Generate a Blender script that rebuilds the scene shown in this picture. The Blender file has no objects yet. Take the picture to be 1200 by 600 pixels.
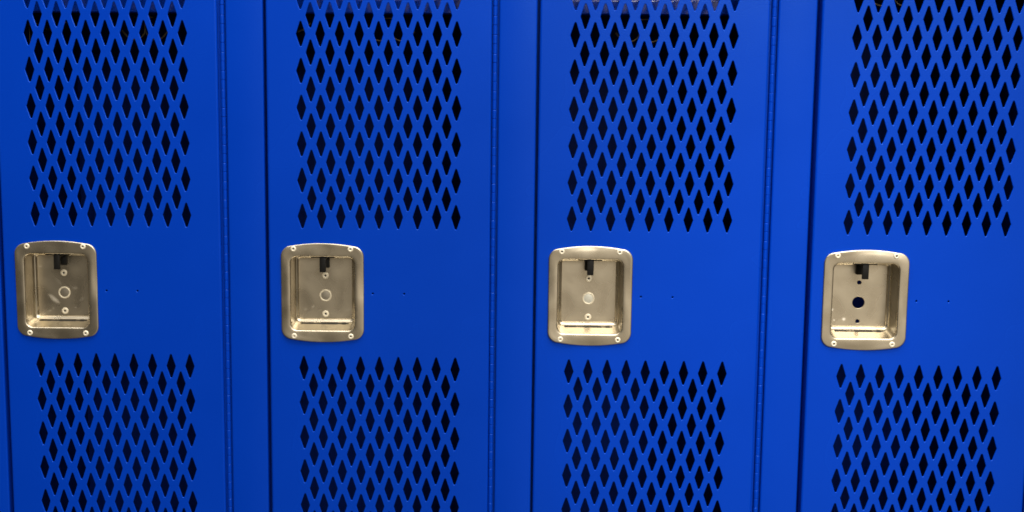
import bpy, bmesh, math, random
from mathutils import Vector, Matrix
from mathutils.geometry import delaunay_2d_cdt
random.seed(7)
C = bpy.context.scene.collection
MM = 0.001
PI = math.pi

# ------------------------------------------------------------------ helpers
def mesh_obj(name, bm, mat, parent=None, smooth=False, angle=None):
    me = bpy.data.meshes.new(name)
    bm.to_mesh(me); bm.free()
    if smooth:
        for p in me.polygons: p.use_smooth = True
        if angle is not None: me.set_sharp_from_angle(angle=math.radians(angle))
    me.materials.append(mat)
    o = bpy.data.objects.new(name, me); C.objects.link(o)
    if parent: o.parent = parent
    return o

def box(bm, x0, x1, y0, y1, z0, z1, bev=0.0, seg=2):
    vs = [bm.verts.new((x*MM, y*MM, z*MM)) for x in (x0, x1) for y in (y0, y1) for z in (z0, z1)]
    F = [(0,1,3,2), (4,6,7,5), (0,4,5,1), (2,3,7,6), (0,2,6,4), (1,5,7,3)]
    fs = [bm.faces.new([vs[i] for i in f]) for f in F]
    if bev > 0:
        es = list({e for f in fs for e in f.edges})
        bmesh.ops.bevel(bm, geom=es, offset=bev*MM, segments=seg, profile=0.5, affect='EDGES', clamp_overlap=True)

def sweep(bm, prof, axis, a, b, close=False):
    """extrude a 2D profile (list of pairs) between a and b along axis 'x' or 'z'"""
    def P(p, t):
        return (t*MM, p[0]*MM, p[1]*MM) if axis == 'x' else (p[0]*MM, p[1]*MM, t*MM)
    A = [bm.verts.new(P(p, a)) for p in prof]; B = [bm.verts.new(P(p, b)) for p in prof]
    n = len(prof)
    for i in range(n if close else n-1):
        j = (i+1) % n
        bm.faces.new((A[i], A[j], B[j], B[i]))
    if close:
        bm.faces.new(A[::-1]); bm.faces.new(B)

def arc(cx, cy, r, a0, a1, n):
    return [(cx + r*math.cos(math.radians(a0+(a1-a0)*i/n)), cy + r*math.sin(math.radians(a0+(a1-a0)*i/n))) for i in range(n+1)]

def lathe(bm, prof, cx, cz, seg=28, sx=1.0):
    """prof: (radius, y) pairs; turned about the y axis through (cx, cz)"""
    rings = []
    for r, y in prof:
        if r < 1e-6: rings.append([bm.verts.new((cx*MM, y*MM, cz*MM))])
        else: rings.append([bm.verts.new(((cx+r*math.cos(2*PI*k/seg))*MM, y*MM, (cz+r*math.sin(2*PI*k/seg))*MM)) for k in range(seg)])
    for A, B in zip(rings[:-1], rings[1:]):
        for k in range(seg):
            j = (k+1) % seg
            if len(A) == 1 and len(B) == 1: continue
            if len(B) == 1: bm.faces.new((A[k], A[j], B[0]))
            elif len(A) == 1: bm.faces.new((A[0], B[j], B[k]))
            else: bm.faces.new((A[k], A[j], B[j], B[k]))

def tube(bm, pts, r, seg=8):
    pts = [Vector(p) for p in pts]; rings = []
    for i, p in enumerate(pts):
        t = (pts[min(i+1, len(pts)-1)] - pts[max(i-1, 0)]).normalized()
        u = t.cross(Vector((0, 1, 0.13)))
        u = (u if u.length > 1e-3 else t.cross(Vector((1, 0, 0)))).normalized(); v = t.cross(u)
        rings.append([bm.verts.new((p + r*(math.cos(2*PI*k/seg)*u + math.sin(2*PI*k/seg)*v))*MM) for k in range(seg)])
    for A, B in zip(rings[:-1], rings[1:]):
        for k in range(seg): bm.faces.new((A[k], A[(k+1) % seg], B[(k+1) % seg], B[k]))
    bm.faces.new(rings[0][::-1]); bm.faces.new(rings[-1])

def fill_with_holes(bm, outer, holes, y):
    """flat sheet in the xz plane at depth y with the hole outlines left open"""
    vs, faces = [], []
    for loop in [outer] + holes:
        faces.append(list(range(len(vs), len(vs)+len(loop)))); vs += [Vector((p[0], p[1])) for p in loop]
    V, E_, F_, ov, oe, of = delaunay_2d_cdt(vs, [], faces, 1, 1e-5)
    bv = [bm.verts.new((v.x*MM, y*MM, v.y*MM)) for v in V]
    out = []
    for f, ids in zip(F_, of):
        if 0 in ids and len(ids) == 1:
            nf = bm.faces.new([bv[i] for i in f]); out.append(nf)
            nf.normal_update()
            if nf.normal.y > 0: nf.normal_flip()
    return out

def offset_loop(pts, d):
    """move a closed CCW loop outward by d"""
    n = len(pts); res = []
    for i in range(n):
        p0, p1, p2 = Vector(pts[i-1]), Vector(pts[i]), Vector(pts[(i+1) % n])
        e1 = (p1-p0).normalized(); e2 = (p2-p1).normalized()
        n1 = Vector((e1.y, -e1.x)); n2 = Vector((e2.y, -e2.x))
        m = (n1+n2); m = m/max(m.length_squared/2, 0.3)
        res.append(tuple(p1 + m*d))
    return res

def hole_rim(bm, loop, t, r=0.7):
    """rounded lip and wall of a punched hole through sheet of thickness t (front at y=0)"""
    rings = []
    for k in range(4):
        a = k/3*PI/2
        rings.append((offset_loop(loop, r*(1-math.sin(a))), r*(1-math.cos(a))))
    rings.append((loop, t))
    R = [[bm.verts.new((p[0]*MM, y*MM, p[1]*MM)) for p in L] for L, y in rings]
    n = len(loop)
    for A, B in zip(R[:-1], R[1:]):
        for i in range(n):
            f = bm.faces.new((A[i], B[i], B[(i+1) % n], A[(i+1) % n])); f.smooth = True

# ------------------------------------------------------------------ materials
def nodes(name):
    m = bpy.data.materials.new(name); m.use_nodes = True
    nt = m.node_tree
    return m, nt, nt.nodes['Principled BSDF']

def add(nt, typ, **kw):
    n = nt.nodes.new(typ)
    for k, v in kw.items(): setattr(n, k, v)
    return n

def paint(name, base, rough=0.26, spec=0.34):
    m, nt, b = nodes(name); L = nt.links
    tc = add(nt, 'ShaderNodeTexCoord')
    n1 = add(nt, 'ShaderNodeTexNoise'); n1.inputs['Scale'].default_value = 420; n1.inputs['Detail'].default_value = 2
    n2 = add(nt, 'ShaderNodeTexNoise'); n2.inputs['Scale'].default_value = 9; n2.inputs['Detail'].default_value = 2
    mp = add(nt, 'ShaderNodeMapping'); mp.inputs['Scale'].default_value = (1, 1, 1.6)
    L.new(tc.outputs['Object'], mp.inputs[0]); L.new(mp.outputs[0], n1.inputs[0]); L.new(tc.outputs['Object'], n2.inputs[0])
    b1 = add(nt, 'ShaderNodeBump'); b1.inputs['Strength'].default_value = 0.15; b1.inputs['Distance'].default_value = 0.0006
    b2 = add(nt, 'ShaderNodeBump'); b2.inputs['Strength'].default_value = 0.40; b2.inputs['Distance'].default_value = 0.0012
    L.new(n1.outputs[0], b1.inputs['Height']); L.new(n2.outputs[0], b2.inputs['Height'])
    L.new(b2.outputs[0], b1.inputs['Normal']); L.new(b1.outputs[0], b.inputs['Normal'])
    mx = add(nt, 'ShaderNodeMix', data_type='RGBA')
    mx.inputs['A'].default_value = (*[c*0.93 for c in base], 1); mx.inputs['B'].default_value = (*[c*1.06 for c in base], 1)
    L.new(n2.outputs[0], mx.inputs['Factor']); L.new(mx.outputs['Result'], b.inputs['Base Color'])
    mr = add(nt, 'ShaderNodeMapRange'); mr.inputs['To Min'].default_value = rough-0.05; mr.inputs['To Max'].default_value = rough+0.06
    L.new(n2.outputs[0], mr.inputs['Value']); L.new(mr.outputs[0], b.inputs['Roughness'])
    b.inputs['Specular IOR Level'].default_value = spec; b.inputs['Specular Tint'].default_value = (0.27, 0.64, 1.0, 1)
    return m

def steel(name, base, rough, marks=()):
    """brushed stainless; marks = (x, z, half length, half width, angle, strength) rubbed spots in mm"""
    m, nt, b = nodes(name); L = nt.links
    tc = add(nt, 'ShaderNodeTexCoord')
    mp = add(nt, 'ShaderNodeMapping'); mp.inputs['Scale'].default_value = (1.0, 1.0, 9.0)
    L.new(tc.outputs['Object'], mp.inputs[0])
    n1 = add(nt, 'ShaderNodeTexNoise'); n1.inputs['Scale'].default_value = 160; n1.inputs['Detail'].default_value = 4
    n2 = add(nt, 'ShaderNodeTexNoise'); n2.inputs['Scale'].default_value = 38; n2.inputs['Detail'].default_value = 1.5
    n3 = add(nt, 'ShaderNodeTexNoise'); n3.inputs['Scale'].default_value = 320; n3.inputs['Detail'].default_value = 1
    L.new(mp.outputs[0], n1.inputs[0]); L.new(tc.outputs['Object'], n2.inputs[0]); L.new(tc.outputs['Object'], n3.inputs[0])
    bp = add(nt, 'ShaderNodeBump'); bp.inputs['Strength'].default_value = 0.012; bp.inputs['Distance'].default_value = 0.0005
    L.new(n1.outputs[0], bp.inputs['Height'])
    bp2 = add(nt, 'ShaderNodeBump'); bp2.inputs['Strength'].default_value = 0.22; bp2.inputs['Distance'].default_value = 0.0016
    L.new(n2.outputs[0], bp2.inputs['Height']); L.new(bp.outputs[0], bp2.inputs['Normal']); L.new(bp2.outputs[0], b.inputs['Normal'])
    mr = add(nt, 'ShaderNodeMapRange'); mr.inputs['To Min'].default_value = rough-0.10; mr.inputs['To Max'].default_value = rough+0.10
    L.new(n2.outputs[0], mr.inputs['Value'])
    mx = add(nt, 'ShaderNodeMix', data_type='RGBA')
    mx.inputs['A'].default_value = (*[c*0.84 for c in base], 1); mx.inputs['B'].default_value = (*[min(1, c*1.10) for c in base], 1)
    ad = add(nt, 'ShaderNodeMath', operation='ADD'); sc_ = add(nt, 'ShaderNodeMath', operation='MULTIPLY_ADD')
    sc_.inputs[1].default_value = 0.2; sc_.inputs[2].default_value = 0.10
    L.new(n3.outputs[0], sc_.inputs[0]); 
    ml = add(nt, 'ShaderNodeMath', operation='MULTIPLY'); ml.inputs[1].default_value = 0.6; L.new(n2.outputs[0], ml.inputs[0])
    L.new(sc_.outputs[0], ad.inputs[0]); L.new(ml.outputs[0], ad.inputs[1]); L.new(ad.outputs[0], mx.inputs['Factor'])
    col, ro = mx.outputs['Result'], mr.outputs[0]
    b.inputs['Metallic'].default_value = 1.0
    metal = None
    for (x, z, a, w, ang, s) in marks:
        g = add(nt, 'ShaderNodeMapping', vector_type='TEXTURE')
        g.inputs['Location'].default_value = (x*MM, 0, z*MM); g.inputs['Rotation'].default_value = (0, math.radians(-ang), 0)
        g.inputs['Scale'].default_value = (a*MM, 1.0, w*MM)
        L.new(tc.outputs['Object'], g.inputs[0])
        ln = add(nt, 'ShaderNodeVectorMath', operation='LENGTH'); L.new(g.outputs[0], ln.inputs[0])
        ns = add(nt, 'ShaderNodeMath', operation='MULTIPLY_ADD'); ns.inputs[1].default_value = 0.9; L.new(n1.outputs[0], ns.inputs[0]); L.new(ln.outputs['Value'], ns.inputs[2])
        r = add(nt, 'ShaderNodeMapRange'); r.inputs['From Min'].default_value = 0.75; r.inputs['From Max'].default_value = 1.45
        r.inputs['To Min'].default_value = s; r.inputs['To Max'].default_value = 0.0
        L.new(ns.outputs[0], r.inputs['Value'])
        if metal is None: metal = r.outputs[0]
        else:
            mm = add(nt, 'ShaderNodeMath', operation='MAXIMUM'); L.new(metal, mm.inputs[0]); L.new(r.outputs[0], mm.inputs[1]); metal = mm.outputs[0]
    if metal is not None:
        m2 = add(nt, 'ShaderNodeMix', data_type='RGBA'); m2.inputs['B'].default_value = (0.85, 0.81, 0.73, 1)
        L.new(metal, m2.inputs['Factor']); L.new(col, m2.inputs['A']); col = m2.outputs['Result']
        inv = add(nt, 'ShaderNodeMath', operation='SUBTRACT'); inv.inputs[0].default_value = 1.0; L.new(metal, inv.inputs[1]); L.new(inv.outputs[0], b.inputs['Metallic'])
    L.new(col, b.inputs['Base Color']); L.new(ro, b.inputs['Roughness'])
    return m

def plain(name, base, rough, metallic=0.0, spec=0.5, var=0.12, scale=300):
    m, nt, b = nodes(name); L = nt.links
    tc = add(nt, 'ShaderNodeTexCoord'); n = add(nt, 'ShaderNodeTexNoise'); n.inputs['Scale'].default_value = scale
    L.new(tc.outputs['Object'], n.inputs[0])
    mx = add(nt, 'ShaderNodeMix', data_type='RGBA')
    mx.inputs['A'].default_value = (*[c*(1-var) for c in base], 1); mx.inputs['B'].default_value = (*[min(1, c*(1+var)) for c in base], 1)
    L.new(n.outputs[0], mx.inputs['Factor']); L.new(mx.outputs['Result'], b.inputs['Base Color'])
    b.inputs['Roughness'].default_value = rough; b.inputs['Metallic'].default_value = metallic; b.inputs['Specular IOR Level'].default_value = spec
    return m

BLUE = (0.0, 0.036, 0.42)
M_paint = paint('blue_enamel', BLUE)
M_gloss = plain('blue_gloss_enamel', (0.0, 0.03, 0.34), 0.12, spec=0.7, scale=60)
M_inner = plain('blue_enamel_shaded_inside', (0.0, 0.016, 0.17), 0.5, spec=0.12, scale=40)  # door enamel darkened: the cabinet's inner shade is put into this colour
ST = (0.64, 0.575, 0.455)
M_steel = [
    steel('stainless_smeared', ST, 0.28, [(-77, -28, 10, 3.4, -40, .45), (-92, 10, 3.0, 1.2, 0, .30), (-78, -39, 2.0, 1.2, 20, .22), (-82, -42, 1.6, 1.2, 20, .22),
        (-52, -38, 1.8, 1.1, 30, .30), (-52, -15, 4.5, 2.2, 10, .16), (-44, -28, 5, 2.5, 30, .12), (-71, -8, 6, 2.5, -50, .10)]),
    steel('stainless_clean', ST, 0.28, [(-79, -34, 2.4, 1.6, 0, .22), (-88, -37, 2.4, 1.6, 0, .16), (-38, -37, 5, 2, 20, .12)]),
    steel('stainless_bright', ST, 0.28, [(-54, -43, 1.4, 1.0, 0, .15)]),
    steel('stainless_spotted', ST, 0.28, [(-94, -29, 2.6, 2.0, 0, .7), (-80, -40, 2.6, 2.4, 0, .85), (-91, -41, 1.6, 1.4, 0, .6), (-95, -43, 1.7, 1.4, 0, .6)]),
]
M_rivet = plain('zinc_rivet', (0.78, 0.71, 0.56), 0.42, 0.25)
M_plug_dull = plain('dull_steel_plug', (0.40, 0.365, 0.30), 0.42, 1.0)
M_plug_pale = plain('pale_plug', (0.72, 0.72, 0.64), 0.35, 0.6)
M_dark = plain('dark_recess', (0.012, 0.011, 0.010), 0.7)
M_black = plain('black_plastic', (0.008, 0.0075, 0.007), 0.5, spec=0.18)
M_wire = plain('brass_wire', (0.34, 0.27, 0.18), 0.4, 1.0)

# ------------------------------------------------------------------ door
PITCH = 305.0
A_, V_ = 21.672, 20.365         # lattice column and row pitch
Z_U0, Z_L0 = 278.1, -100.4      # first full row of the upper and lower vent panels (door origin at the pull)
Z_TOP, Z_BOT = 735.0, -880.0
HW = 125.4
T = 1.3

def diamond(cx, cz, w=10.6, h=32.2):
    """rounded lozenge, counter-clockwise"""
    hw, hh = w/2, h/2
    corners = [((0, -hh), 1.15, 4), ((hw, 0), 0.9, 2), ((0, hh), 0.95, 4), ((-hw, 0), 0.9, 2)]
    pts = []
    for i, (c, r, n) in enumerate(corners):
        c = Vector(c); p = Vector(corners[i-1][0]); q = Vector(corners[(i+1) % 4][0])
        d1 = (p-c).normalized(); d2 = (q-c).normalized()
        half = d1.angle(d2)/2
        t = r/math.tan(half); ctr = c + (d1+d2).normalized()*(r/math.sin(half))
        a, b = c+d1*t-ctr, c+d2*t-ctr
        a0 = math.atan2(a.y, a.x); a1 = math.atan2(b.y, b.x)
        while a1 < a0: a1 += 2*PI
        for k in range(n+1):
            th = a0+(a1-a0)*k/n
            pts.append((cx+ctr.x+r*math.cos(th), cz+ctr.y+r*math.sin(th)))
    return pts

def vent_rows():
    rows = []
    for k in range(-14, 11): rows.append((Z_U0 - k*V_, k % 2 == 0))      # upper panel
    for k in range(0, 19): rows.append((Z_L0 - k*V_, k % 2 == 0))       # lower panel
    return rows

CUP_C = -64.4                    # centre of the recessed pull
CUP_Z = -12.6
OPEN = (36.3, 42.6, -13.4)       # half width, half height, centre z of the opening
def rrect(cx, cz, hw, hh, r, bow=0.0, nc=7, ns=9):
    pts = []
    def side(a, b, bow_sign):
        for i in range(1, ns):
            t = i/ns; x = a[0]+(b[0]-a[0])*t; z = a[1]+(b[1]-a[1])*t
            if bow_sign: z += bow_sign*bow*(1-((x-cx)/(hw-r*0.0))**2)
            pts.append((x, z))
    def corner(ccx, ccz, a0, s):
        for i in range(nc+1):
            a = math.radians(a0+90*i/nc); x = ccx+r*math.cos(a); z = ccz+r*math.sin(a)
            if s: z += s*bow*(1-min(1, ((x-cx)/hw)**2))
            pts.append((x, z))
    corner(cx+hw-r, cz-hh+r, -90, -1)
    side((cx+hw, cz-hh+r), (cx+hw, cz+hh-r), 0)
    corner(cx+hw-r, cz+hh-r, 0, 1)
    side((cx+hw-r, cz+hh), (cx-hw+r, cz+hh), 1)
    corner(cx-hw+r, cz+hh-r, 90, 1)
    side((cx-hw, cz+hh-r), (cx-hw, cz-hh+r), 0)
    corner(cx-hw+r, cz-hh+r, 180, -1)
    side((cx-hw+r, cz-hh), (cx+hw-r, cz-hh), -1)
    return pts

def door_mesh():
    bm = bmesh.new()
    R = 2.2
    xo = HW-R
    outer = [(-xo, Z_BOT), (xo, Z_BOT), (xo, Z_TOP), (-xo, Z_TOP)]
    loops = []
    for z, full in vent_rows():
        xs = [(i-4)*A_ for i in range(9)] if full else [(i-3.5)*A_ for i in range(8)]
        for x in xs: loops.append(diamond(x, z))
    for x in (-7.2, 28.4):       # two small drilled holes beside the pull
        loops.append([(x+1.0*math.cos(2*PI*k/12), -13.0+1.0*math.sin(2*PI*k/12)) for k in range(12)])
    cut = rrect(CUP_C, OPEN[2], OPEN[0]+3.5, OPEN[1]+3.5, 9)
    fill_with_holes(bm, outer, [offset_loop(l, 0.7) for l in loops] + [cut], 0.0)
    fill_with_holes(bm, outer, loops + [cut], T)     # back face of the sheet
    for l in loops: hole_rim(bm, l, T)
    # folded edges
    right = arc(xo, R, R, -90, 0, 6) + [(HW, 19), (HW-14, 19), (HW-14, 17.8), (HW-1.2, 17.8), (HW-1.2, R+1)]
    for s in (1, -1):
        n0 = len(bm.faces)
        prof = [(s*x, y) for x, y in right]
        sweep(bm, prof if s > 0 else prof, 'z', Z_BOT, Z_TOP)
        bm.faces.ensure_lookup_table()
        for f in bm.faces[n0:n0+6]: f.smooth = True
    for z, s in ((Z_TOP, 1), (Z_BOT, -1)):
        v = [bm.verts.new((x*MM, y*MM, z*MM)) for x, y in ((-xo, 0), (xo, 0), (xo, 19), (-xo, 19))]
        bm.faces.new(v)
    return bm

# ------------------------------------------------------------------ recessed pull
DEPTH = 29.0
FLOOR = (30.8, 35.3, -12.3)      # half width, half height, centre z of its floor
FX = (CUP_C, 2.9), (CUP_C, -20.3), (CUP_C, -42.0)   # upper fastener, plug, lower fastener (on the floor)
def cup_mesh(holes=False, ph=0.0):
    bm = bmesh.new()
    hw, hh, oz = OPEN
    fw, fh, fz = FLOOR
    rings = []
    W, H = 47.2, 51.6
    for ins, y in ((0, -0.05), (0, -1.1), (0.12, -1.5), (0.45, -1.8), (0.95, -1.9), (1.25, -1.93), (4.0, -2.0), (6.5, -2.1)):
        rings.append((rrect(CUP_C, CUP_Z, W-ins, H-ins, 9.5-ins*0.5, 5.4), y))
    rings.append((rrect(CUP_C, oz, hw+2.6, hh+2.6, 9.4), -2.05))
    rings.append((rrect(CUP_C, oz, hw+1.4, hh+1.4, 8.6), -1.95))
    for k in range(1, 7):        # rolled lip
        a = k/6*PI/2*0.9
        rings.append((rrect(CUP_C, oz, hw+1.4-1.6*math.sin(a), hh+1.4-1.6*math.sin(a), 8.6-1.2*math.sin(a)), -1.95+1.8*(1-math.cos(a))))
    wall0 = (hw-0.2, hh-0.2, 7.4, oz, 0.2)
    r = 3.2
    wall1 = (fw+r*0.95, fh+r*0.95, 4.6, fz, DEPTH-r)
    for t in (0.25, 0.5, 0.75, 1.0):
        q = [a+(b-a)*t for a, b in zip(wall0, wall1)]
        rings.append((rrect(CUP_C, q[3], q[0], q[1], q[2]), q[4]))
    for k in range(1, 6):
        a = k/5*PI/2
        rings.append((rrect(CUP_C, fz, fw+r*(1-math.sin(a))*0.95, fh+r*(1-math.sin(a))*0.95, 4.6-1.8*math.sin(a)), DEPTH-r*math.cos(a)))
    def warp(i, p):            # pressed flange is never quite flat
        w = (0, .5, .8, .9, 1, 1, .45, .12)[i] if i < 8 else 0.0
        th = math.atan2((p[1]-CUP_Z)/1.2, p[0]-CUP_C)
        return w*(0.42*math.sin(4*th+0.5+ph) + 0.30*math.sin(2*th+1.1+2.3*ph) + 0.16*math.sin(7*th+ph) + 0.10*math.sin(12*th+2*ph))
    Rv = [[bm.verts.new((p[0]*MM, (y+warp(i, p))*MM, p[1]*MM)) for p in L] for i, (L, y) in enumerate(rings)]
    n = len(Rv[0])
    for A, B in zip(Rv[:-1], Rv[1:]):
        for i in range(n):
            f = bm.faces.new((A[i], A[(i+1) % n], B[(i+1) % n], B[i])); f.smooth = True
    hl = []
    if holes:
        for (x, z), rr in zip(FX, (2.2, 6.7, 2.2)):
            hl.append([(x+rr*math.cos(2*PI*k/28), z+rr*math.sin(2*PI*k/28)) for k in range(28)])
    floor = rings[-1][0]
    for f in fill_with_holes(bm, floor, [offset_loop(l, 0.5) for l in hl], DEPTH): f.smooth = False
    for l in hl:
        n0 = [v for v in bm.verts]
        R2 = [[bm.verts.new((p[0]*MM, y*MM, p[1]*MM)) for p in L] for L, y in
              ((offset_loop(l, .5), DEPTH), (offset_loop(l, .2), DEPTH+.12), (l, DEPTH+.5), (l, DEPTH+1.4))]
        for A, B in zip(R2[:-1], R2[1:]):
            for i in range(len(l)):
                f = bm.faces.new((A[i], B[i], B[(i+1) % len(l)], A[(i+1) % len(l)])); f.smooth = True
    return bm

def rivet_mesh(x, z, r, y, hole):
    bm = bmesh.new()
    lathe(bm, [(r, y), (r*0.98, y-0.5), (r*0.86, y-1.0), (r*0.66, y-1.2), (hole*1.25, y-1.1), (hole, y-0.85)][::-1], x, z)
    n0 = len(bm.faces)
    lathe(bm, [(hole, y-0.85), (hole*0.95, y-0.2), (0, y-0.2)][::-1], x, z)
    bm.faces.ensure_lookup_table()
    for f in bm.faces[n0:]: f.material_index = 1
    return bm

# ------------------------------------------------------------------ assemble one locker from parts
def thing(name, label, loc):
    o = bpy.data.objects.new(name, None); C.objects.link(o)
    o.location = loc; o['label'] = label; o['category'] = 'locker'; o['group'] = 'blue lockers standing side by side in a row'
    o.empty_display_size = 0.1
    return o

ORIGIN = 1.30 - 0.27809          # height of the door origin above the ground, metres
POST0, POST1 = 134.2, 175.8

DOOR_ME = None
def make_meshes():
    """every shared mesh, once"""
    me = {}
    def keep(name, bm, mat, smooth=False, angle=None):
        m_ = bpy.data.meshes.new(name); bmesh.ops.recalc_face_normals(bm, faces=bm.faces) if name in ('cabinet',) else None
        bm.to_mesh(m_); bm.free()
        if smooth:
            for p in m_.polygons: p.use_smooth = True
            if angle: m_.set_sharp_from_angle(angle=math.radians(angle))
        m_.materials.append(mat); me[name] = m_
        if name[:5] in ('rivet', 'faste'): m_.materials.append(M_dark)
    keep('door', door_mesh(), M_paint)
    for i in range(4): keep('recessed_pull%d' % i, cup_mesh(i == 3, (0.0, 0.5, 1.3, 2.0)[i]), M_steel[i])
    # piano hinge: leaf behind, knuckles in front
    bm = bmesh.new()
    k = 0; z = Z_BOT+5
    while z < Z_TOP-15:
        ln = 10.3; rr = 2.62 if k % 2 else 2.58
        n = 18; prof = [(rr*math.cos(2*PI*i/n), 3.3+rr*math.sin(2*PI*i/n)) for i in range(n)]
        pr2 = [(0.80*px, 3.3+(py-3.3)*0.80) for px, py in prof]
        e = 0.8 if k % 2 else 0.5
        A = [[bm.verts.new((px*MM, py*MM, zz*MM)) for px, py in P_] for P_, zz in ((pr2, z+0.02), (prof, z+e), (prof, z+ln-e), (pr2, z+ln-0.02))]
        mid = [[bm.verts.new(v.co) for v in A[1]], [bm.verts.new(v.co) for v in A[2]]]
        for P_, Q_ in ((A[0], A[1]), mid, (A[2], A[3])):
            for i in range(n):
                f = bm.faces.new((P_[i], P_[(i+1) % n], Q_[(i+1) % n], Q_[i])); f.smooth = True
        bm.faces.new(A[0][::-1]); bm.faces.new(A[-1])
        z += ln; k += 1
    n = 12; prof = [(2.2*math.cos(2*PI*i/n), 3.3+2.2*math.sin(2*PI*i/n)) for i in range(n)]
    sweep(bm, prof, 'z', Z_BOT+4, Z_TOP-4, True)
    box(bm, -6.0, 6.5, 6.5, 8.5, Z_BOT+4, Z_TOP-4)
    keep('hinge', bm, M_paint)
    # frame post with folded edges, door stop behind it
    bm = bmesh.new(); R = 1.8
    w = POST1-POST0
    prof = [(4.0, 26), (0, 26)] + [(R-R*math.cos(math.radians(a)), R-R*math.sin(math.radians(a))) for a in range(0, 91, 15)] + \
           [(w-R+R*math.sin(math.radians(a)), R-R*math.cos(math.radians(a))) for a in range(0, 91, 15)] + [(w, 22), (w+20, 22), (w+20, 40)]
    sweep(bm, prof, 'z', -1020, 790)
    for f in bm.faces: f.smooth = True
    keep('frame_post', bm, M_paint, True, 40)
    # cabinet: back, sides, top, bottom (open at the front)
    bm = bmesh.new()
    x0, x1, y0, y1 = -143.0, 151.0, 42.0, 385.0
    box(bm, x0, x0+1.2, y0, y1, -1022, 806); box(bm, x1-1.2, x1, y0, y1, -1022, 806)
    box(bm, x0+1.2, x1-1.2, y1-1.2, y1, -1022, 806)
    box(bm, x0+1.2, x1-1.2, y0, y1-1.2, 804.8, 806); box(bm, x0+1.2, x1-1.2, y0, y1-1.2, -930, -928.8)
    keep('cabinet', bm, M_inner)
    bm = bmesh.new()
    box(bm, -129.0, 134.0, 1.0, 40, Z_TOP+4, 806, 1.5); keep('header_rail', bm, M_paint, True, 40)
    bm = bmesh.new()
    box(bm, -129.0, 134.0, 1.0, 40, -1020, Z_BOT-4, 1.5); keep('base_rail', bm, M_paint, True, 40)
    # shelf with rolled front lip
    bm = bmesh.new(); zs = 321.5
    prof = [(383, zs), (77, zs)] + [(77-4.5*math.sin(math.radians(a)), zs-4.5+4.5*math.cos(math.radians(a))) for a in range(0, 91, 10)] + [(72.5, zs-18), (74.5, zs-19.5), (88, zs-19.5), (88, zs-18.3), (74, zs-18.0), (74, zs-4), (77, zs-1.2), (383, zs-1.2)]
    sweep(bm, prof, 'x', -141.5, 149.5)
    keep('shelf', bm, M_gloss, True, 35)
    # hooks
    bm = bmesh.new()
    top = 298.0; yb = 190
    def arm(s):
        pts = [(0, yb, top-2), (0, yb, top-13)]
        for a in range(0, 131, 10):
            pts.append((s*(13.5-13.5*math.cos(math.radians(a))), yb, top-13-13.5*math.sin(math.radians(a))))
        e = pts[-1]; pts.append((e[0]+s*7, yb, e[2]+8))
        return pts
    tube(bm, arm(1), 1.5); tube(bm, arm(-1), 1.5)
    box(bm, -12, 12, yb-8, yb+8, top, top+1.5, 0.5)
    keep('double_hook', bm, M_wire, True, 50)
    bm = bmesh.new()
    box(bm, -141.7, -140.2, yb-14, yb+14, 258, 300, 0.5)
    tube(bm, [(-141, yb, 294), (-133, yb, 290), (-124, yb, 284), (-115, yb, 282), (-106, yb, 286), (-99, yb, 293)], 1.6)
    keep('wall_hook', bm, M_wire, True, 50)
    # pull hardware
    for i, (x, z) in enumerate(((-97.0, 37.8), (-32.2, 38.0), (-97.0, -62.6), (-32.2, -62.4))):
        keep('rivet%d' % i, rivet_mesh(x, z, 3.3, -2.0, 1.0), M_rivet, True, 60)
    keep('fastener0', rivet_mesh(FX[0][0], FX[0][1], 4.0, DEPTH, 1.25), M_rivet, True, 60)
    keep('fastener2', rivet_mesh(FX[2][0], FX[2][1], 4.0, DEPTH, 1.25), M_rivet, True, 60)
    keep('plug_ring', (lambda b: (lathe(b, [(7.2, DEPTH), (7.1, DEPTH-0.7), (6.6, DEPTH-1.2), (5.9, DEPTH-1.25), (5.3, DEPTH-0.9), (5.1, DEPTH-0.3)][::-1], FX[1][0], FX[1][1], 40), b)[1])(bmesh.new()), M_rivet, True, 60)
    keep('plug_disc', (lambda b: (lathe(b, [(5.25, DEPTH-0.38), (4.4, DEPTH-0.45), (2.0, DEPTH-0.6), (0, DEPTH-0.62)][::-1], FX[1][0], FX[1][1], 40), b)[1])(bmesh.new()), M_plug_dull, True, 60)
    bm = bmesh.new()
    box(bm, CUP_C-3.6, CUP_C+3.6, 2.2, 5.6, 10.6, 28.0, 0.6)       # front finger of the lift
    box(bm, CUP_C-5.0, CUP_C+5.2, 23.5, 28.4, 12.6, 27.5, 0.6)     # slide behind it
    box(bm, CUP_C-3.0, CUP_C+3.0, 5.0, 24.0, 23.5, 26.5, 0.5)
    keep('latch_lift', bm, M_black, True, 40)
    bm = bmesh.new()
    box(bm, CUP_C-13.5, CUP_C+13.5, 5.0, 13.0, 27.0, 28.3)
    keep('latch_slot', bm, M_dark)
    bm = bmesh.new()
    rnd = random.Random(3)
    x = -27.5
    while x < 27:
        ln = rnd.uniform(4, 9); w_ = rnd.uniform(1.1, 2.2)
        box(bm, x, min(x+ln, 27.5), -w_, w_, -0.25, 0.2, 0.1); x += ln + rnd.choice((-0.5, 0.2, -0.4))
    keep('drain_slot', bm, M_dark)
    return me

ME = make_meshes()

def part(name, mesh, parent, mat=None, loc=(0, 0, 0), rot=0.0, label=None):
    o = bpy.data.objects.new(name, mesh); C.objects.link(o); o.parent = parent
    o.location = loc; o.rotation_euler = (0, -rot, 0)
    if mat:
        o.material_slots[0].link = 'OBJECT'; o.material_slots[0].material = mat
    if label: o['label'] = label
    return o

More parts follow.
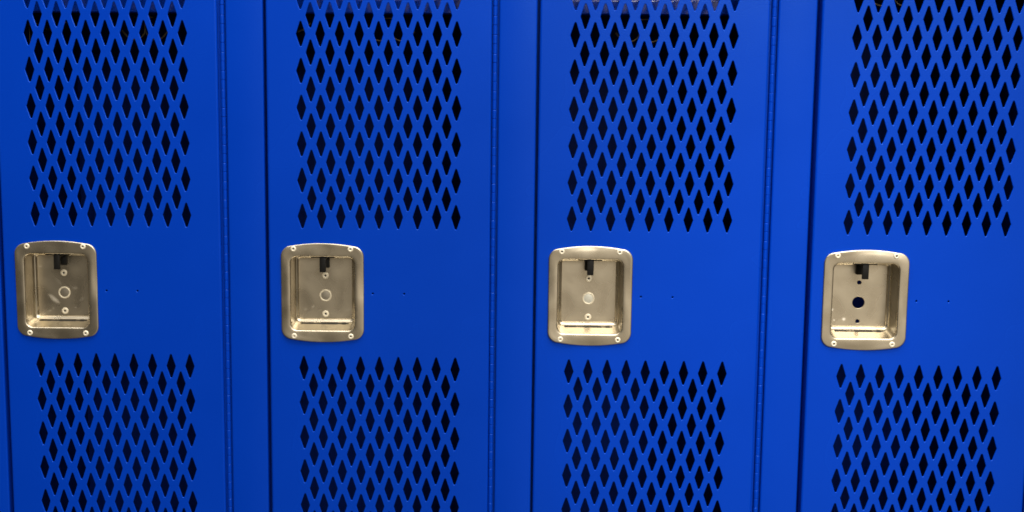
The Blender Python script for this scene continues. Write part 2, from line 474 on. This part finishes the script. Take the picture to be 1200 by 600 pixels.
def build_locker(k, label, dx, dz, roll, hinge_x, post_dx, style):
    t = thing('locker', label, ((k*PITCH-1.5*PITCH)*MM, 0, 0))
    z0 = ORIGIN
    part('cabinet', ME['cabinet'], t, loc=(0, 0, z0))
    part('frame_post', ME['frame_post'], t, loc=((POST0+post_dx)*MM, 0, z0))
    part('header_rail', ME['header_rail'], t, loc=(0, 0, z0))
    part('base_rail', ME['base_rail'], t, loc=(0, 0, z0))
    part('shelf', ME['shelf'], t, loc=(0, 0, z0+(0.045 if style == 'open' else 0.0)))
    up = 0.045 if style == 'open' else 0.0
    part('double_hook', ME['double_hook'], t, loc=(0, 0, z0+up))
    part('wall_hook', ME['wall_hook'], t, loc=(0, 0, z0+up))
    part('hinge', ME['hinge'], t, loc=(hinge_x*MM, 0, z0))
    dl = (dx*MM, 0, z0+dz*MM)
    part('door', ME['door'], t, loc=dl, rot=roll)
    open_ = style == 'open'
    cup = part('recessed_pull', ME['recessed_pull%d' % max(k, 0)], t, loc=dl, rot=roll,
               label={'smear': 'smeared, scratched steel recess, darkest of the row', 'open': 'steel recess with an empty round hole and white spots on its floor'}.get(style))
    for i in range(4): part('rivet', ME['rivet%d' % i], cup)
    part('latch_lift', ME['latch_lift'], cup); part('latch_slot', ME['latch_slot'], cup)
    # slit along the bottom wall of the recess
    o = part('drain_slot', ME['drain_slot'], cup, loc=(CUP_C*MM, 20.0*MM, -51.6*MM))
    o.rotation_euler = (math.radians(13.2), 0, 0)
    if not open_:
        part('fastener', ME['fastener0'], cup); part('fastener', ME['fastener2'], cup)
        part('plug_ring', ME['plug_ring'], cup)
        part('plug_disc', ME['plug_disc'], cup, mat=M_plug_pale if style == 'pale' else M_plug_dull, label='pale plug face' if style == 'pale' else None)
    return t

build_locker(-1, 'blue steel locker cut off by the left edge, only a frame sliver showing', 0, 0, 0, 129.6, 0, 'dull')
build_locker(0, 'blue steel locker with the smeared and scratched, darkest latch recess', 0.2, 0.28, 0.00198, 130.7, 0.6, 'smear')
build_locker(1, 'blue steel locker with clean latch recess and dull grey plug, beside the smeared one', 0.44, 0.42, 0.00123, 129.0, -0.6, 'dull')
build_locker(2, 'blue steel locker whose latch recess holds a pale shiny round plug', -1.48, 0.21, -0.00112, 129.2, -0.6, 'pale')
build_locker(3, 'blue steel locker whose latch recess has an empty black round hole', 0.84, -0.90, -0.0008, 130.5, 0, 'open')

# ------------------------------------------------------------------ camera
cd = bpy.data.cameras.new('camera'); cam = bpy.data.objects.new('camera', cd); C.objects.link(cam)
bpy.context.scene.camera = cam
ax, ay, az = 0.15118200828282718, 0.03840974102960148, 0.011006971896899245
Rx = Matrix.Rotation(ax, 3, 'X'); Ry = Matrix.Rotation(ay, 3, 'Y'); Rz = Matrix.Rotation(az, 3, 'Z')
B = Matrix(((1, 0, 0), (0, 0, -1), (0, 1, 0)))
M = (Rz @ Ry @ Rx) @ B
W2C = Matrix((M[0], -M[1], -M[2]))
cam.matrix_world = Matrix.Translation((-18.146*MM, -1668.0*MM, -7.21*MM+1.30)) @ W2C.transposed().to_4x4()
cd.sensor_fit = 'HORIZONTAL'; cd.sensor_width = 36.0; cd.lens = 1750/1200*36
cd.shift_x = 84.33/1200; cd.shift_y = 15.08/1200
cd.clip_start = 0.05; cd.clip_end = 50

# ------------------------------------------------------------------ light
def area(name, loc, target, sx, sy, power, col):
    l = bpy.data.lights.new(name, 'AREA'); l.shape = 'RECTANGLE'; l.size = sx; l.size_y = sy; l.energy = power; l.color = col
    o = bpy.data.objects.new(name, l); C.objects.link(o); o.location = loc
    o.rotation_euler = (Vector(target)-Vector(loc)).to_track_quat('-Z', 'Y').to_euler()
    return o
area('ceiling_lamp', (0.0, -0.45, 2.35), (0.0, -0.45, 0), 2.0, 0.6, 34, (1.0, 0.96, 0.89))
area('ceiling_lamp', (1.3, -6.0, 2.75), (1.3, -6.0, 0), 1.5, 3.0, 360, (1.0, 0.96, 0.89))
def spot(name, loc, target, angle, blend, power, col, r):
    l = bpy.data.lights.new(name, 'SPOT'); l.spot_size = math.radians(angle); l.spot_blend = blend; l.energy = power; l.color = col; l.shadow_soft_size = r
    o = bpy.data.objects.new(name, l); C.objects.link(o); o.location = loc
    o.rotation_euler = (Vector(target)-Vector(loc)).to_track_quat('-Z', 'Y').to_euler()
spot('added_right_spot', (0.50, -1.7, 2.75), (0.33, 0, 0.93), 17.5, 1.0, 140, (1.0, 0.96, 0.89), 0.08)  # added spot: brightens the right doors so the left ones read as shaded

w = bpy.data.worlds.new('World'); bpy.context.scene.world = w; w.use_nodes = True
nt = w.node_tree; bg = nt.nodes['Background']
tc = nt.nodes.new('ShaderNodeTexCoord'); sp = nt.nodes.new('ShaderNodeSeparateXYZ'); rp = nt.nodes.new('ShaderNodeValToRGB'); mr = nt.nodes.new('ShaderNodeMapRange')
mr.inputs['From Min'].default_value = -1; mr.inputs['From Max'].default_value = 1
nt.links.new(tc.outputs['Generated'], sp.inputs[0]); nt.links.new(sp.outputs['Z'], mr.inputs['Value']); nt.links.new(mr.outputs[0], rp.inputs[0])
e = rp.color_ramp.elements
e[0].position = 0.0; e[0].color = (0.10, 0.085, 0.065, 1)
e[1].position = 1.0; e[1].color = (1.0, 0.94, 0.82, 1)
for p_, c_ in ((0.47, (0.22, 0.19, 0.148, 1)), (0.56, (0.34, 0.30, 0.235, 1)), (0.78, (1.15, 1.06, 0.90, 1))):
    q = e.new(p_); q.color = c_
# the room is darker to the left than to the right
mx = nt.nodes.new('ShaderNodeMapRange'); mx.interpolation_type = 'SMOOTHSTEP'
mx.inputs['From Min'].default_value = -0.28; mx.inputs['From Max'].default_value = 0.2; mx.inputs['To Min'].default_value = 0.45; mx.inputs['To Max'].default_value = 3.4
vm = nt.nodes.new('ShaderNodeVectorMath'); vm.operation = 'SCALE'
nt.links.new(sp.outputs['X'], mx.inputs['Value']); nt.links.new(rp.outputs[0], vm.inputs[0])
mf = nt.nodes.new('ShaderNodeMapRange'); mf.interpolation_type = 'SMOOTHSTEP'
mf.inputs['From Min'].default_value = 0.36; mf.inputs['From Max'].default_value = 0.66; mf.inputs['To Min'].default_value = 1.0; mf.inputs['To Max'].default_value = 0.16
mm = nt.nodes.new('ShaderNodeMath'); mm.operation = 'MULTIPLY'
nt.links.new(sp.outputs['X'], mf.inputs['Value']); nt.links.new(mx.outputs[0], mm.inputs[0]); nt.links.new(mf.outputs[0], mm.inputs[1]); nt.links.new(mm.outputs[0], vm.inputs['Scale'])
nt.links.new(vm.outputs[0], bg.inputs['Color']); bg.inputs['Strength'].default_value = 0.80

sc = bpy.context.scene
sc.render.engine = 'CYCLES'
sc.view_settings.view_transform = 'Standard'; sc.view_settings.look = 'None'; sc.view_settings.exposure = 0; sc.view_settings.gamma = 1
sc.cycles.max_bounces = 8; sc.cycles.sample_clamp_direct = 2.5; sc.cycles.sample_clamp_indirect = 2.5; sc.cycles.filter_width = 1.65; sc.cycles.use_denoising = True
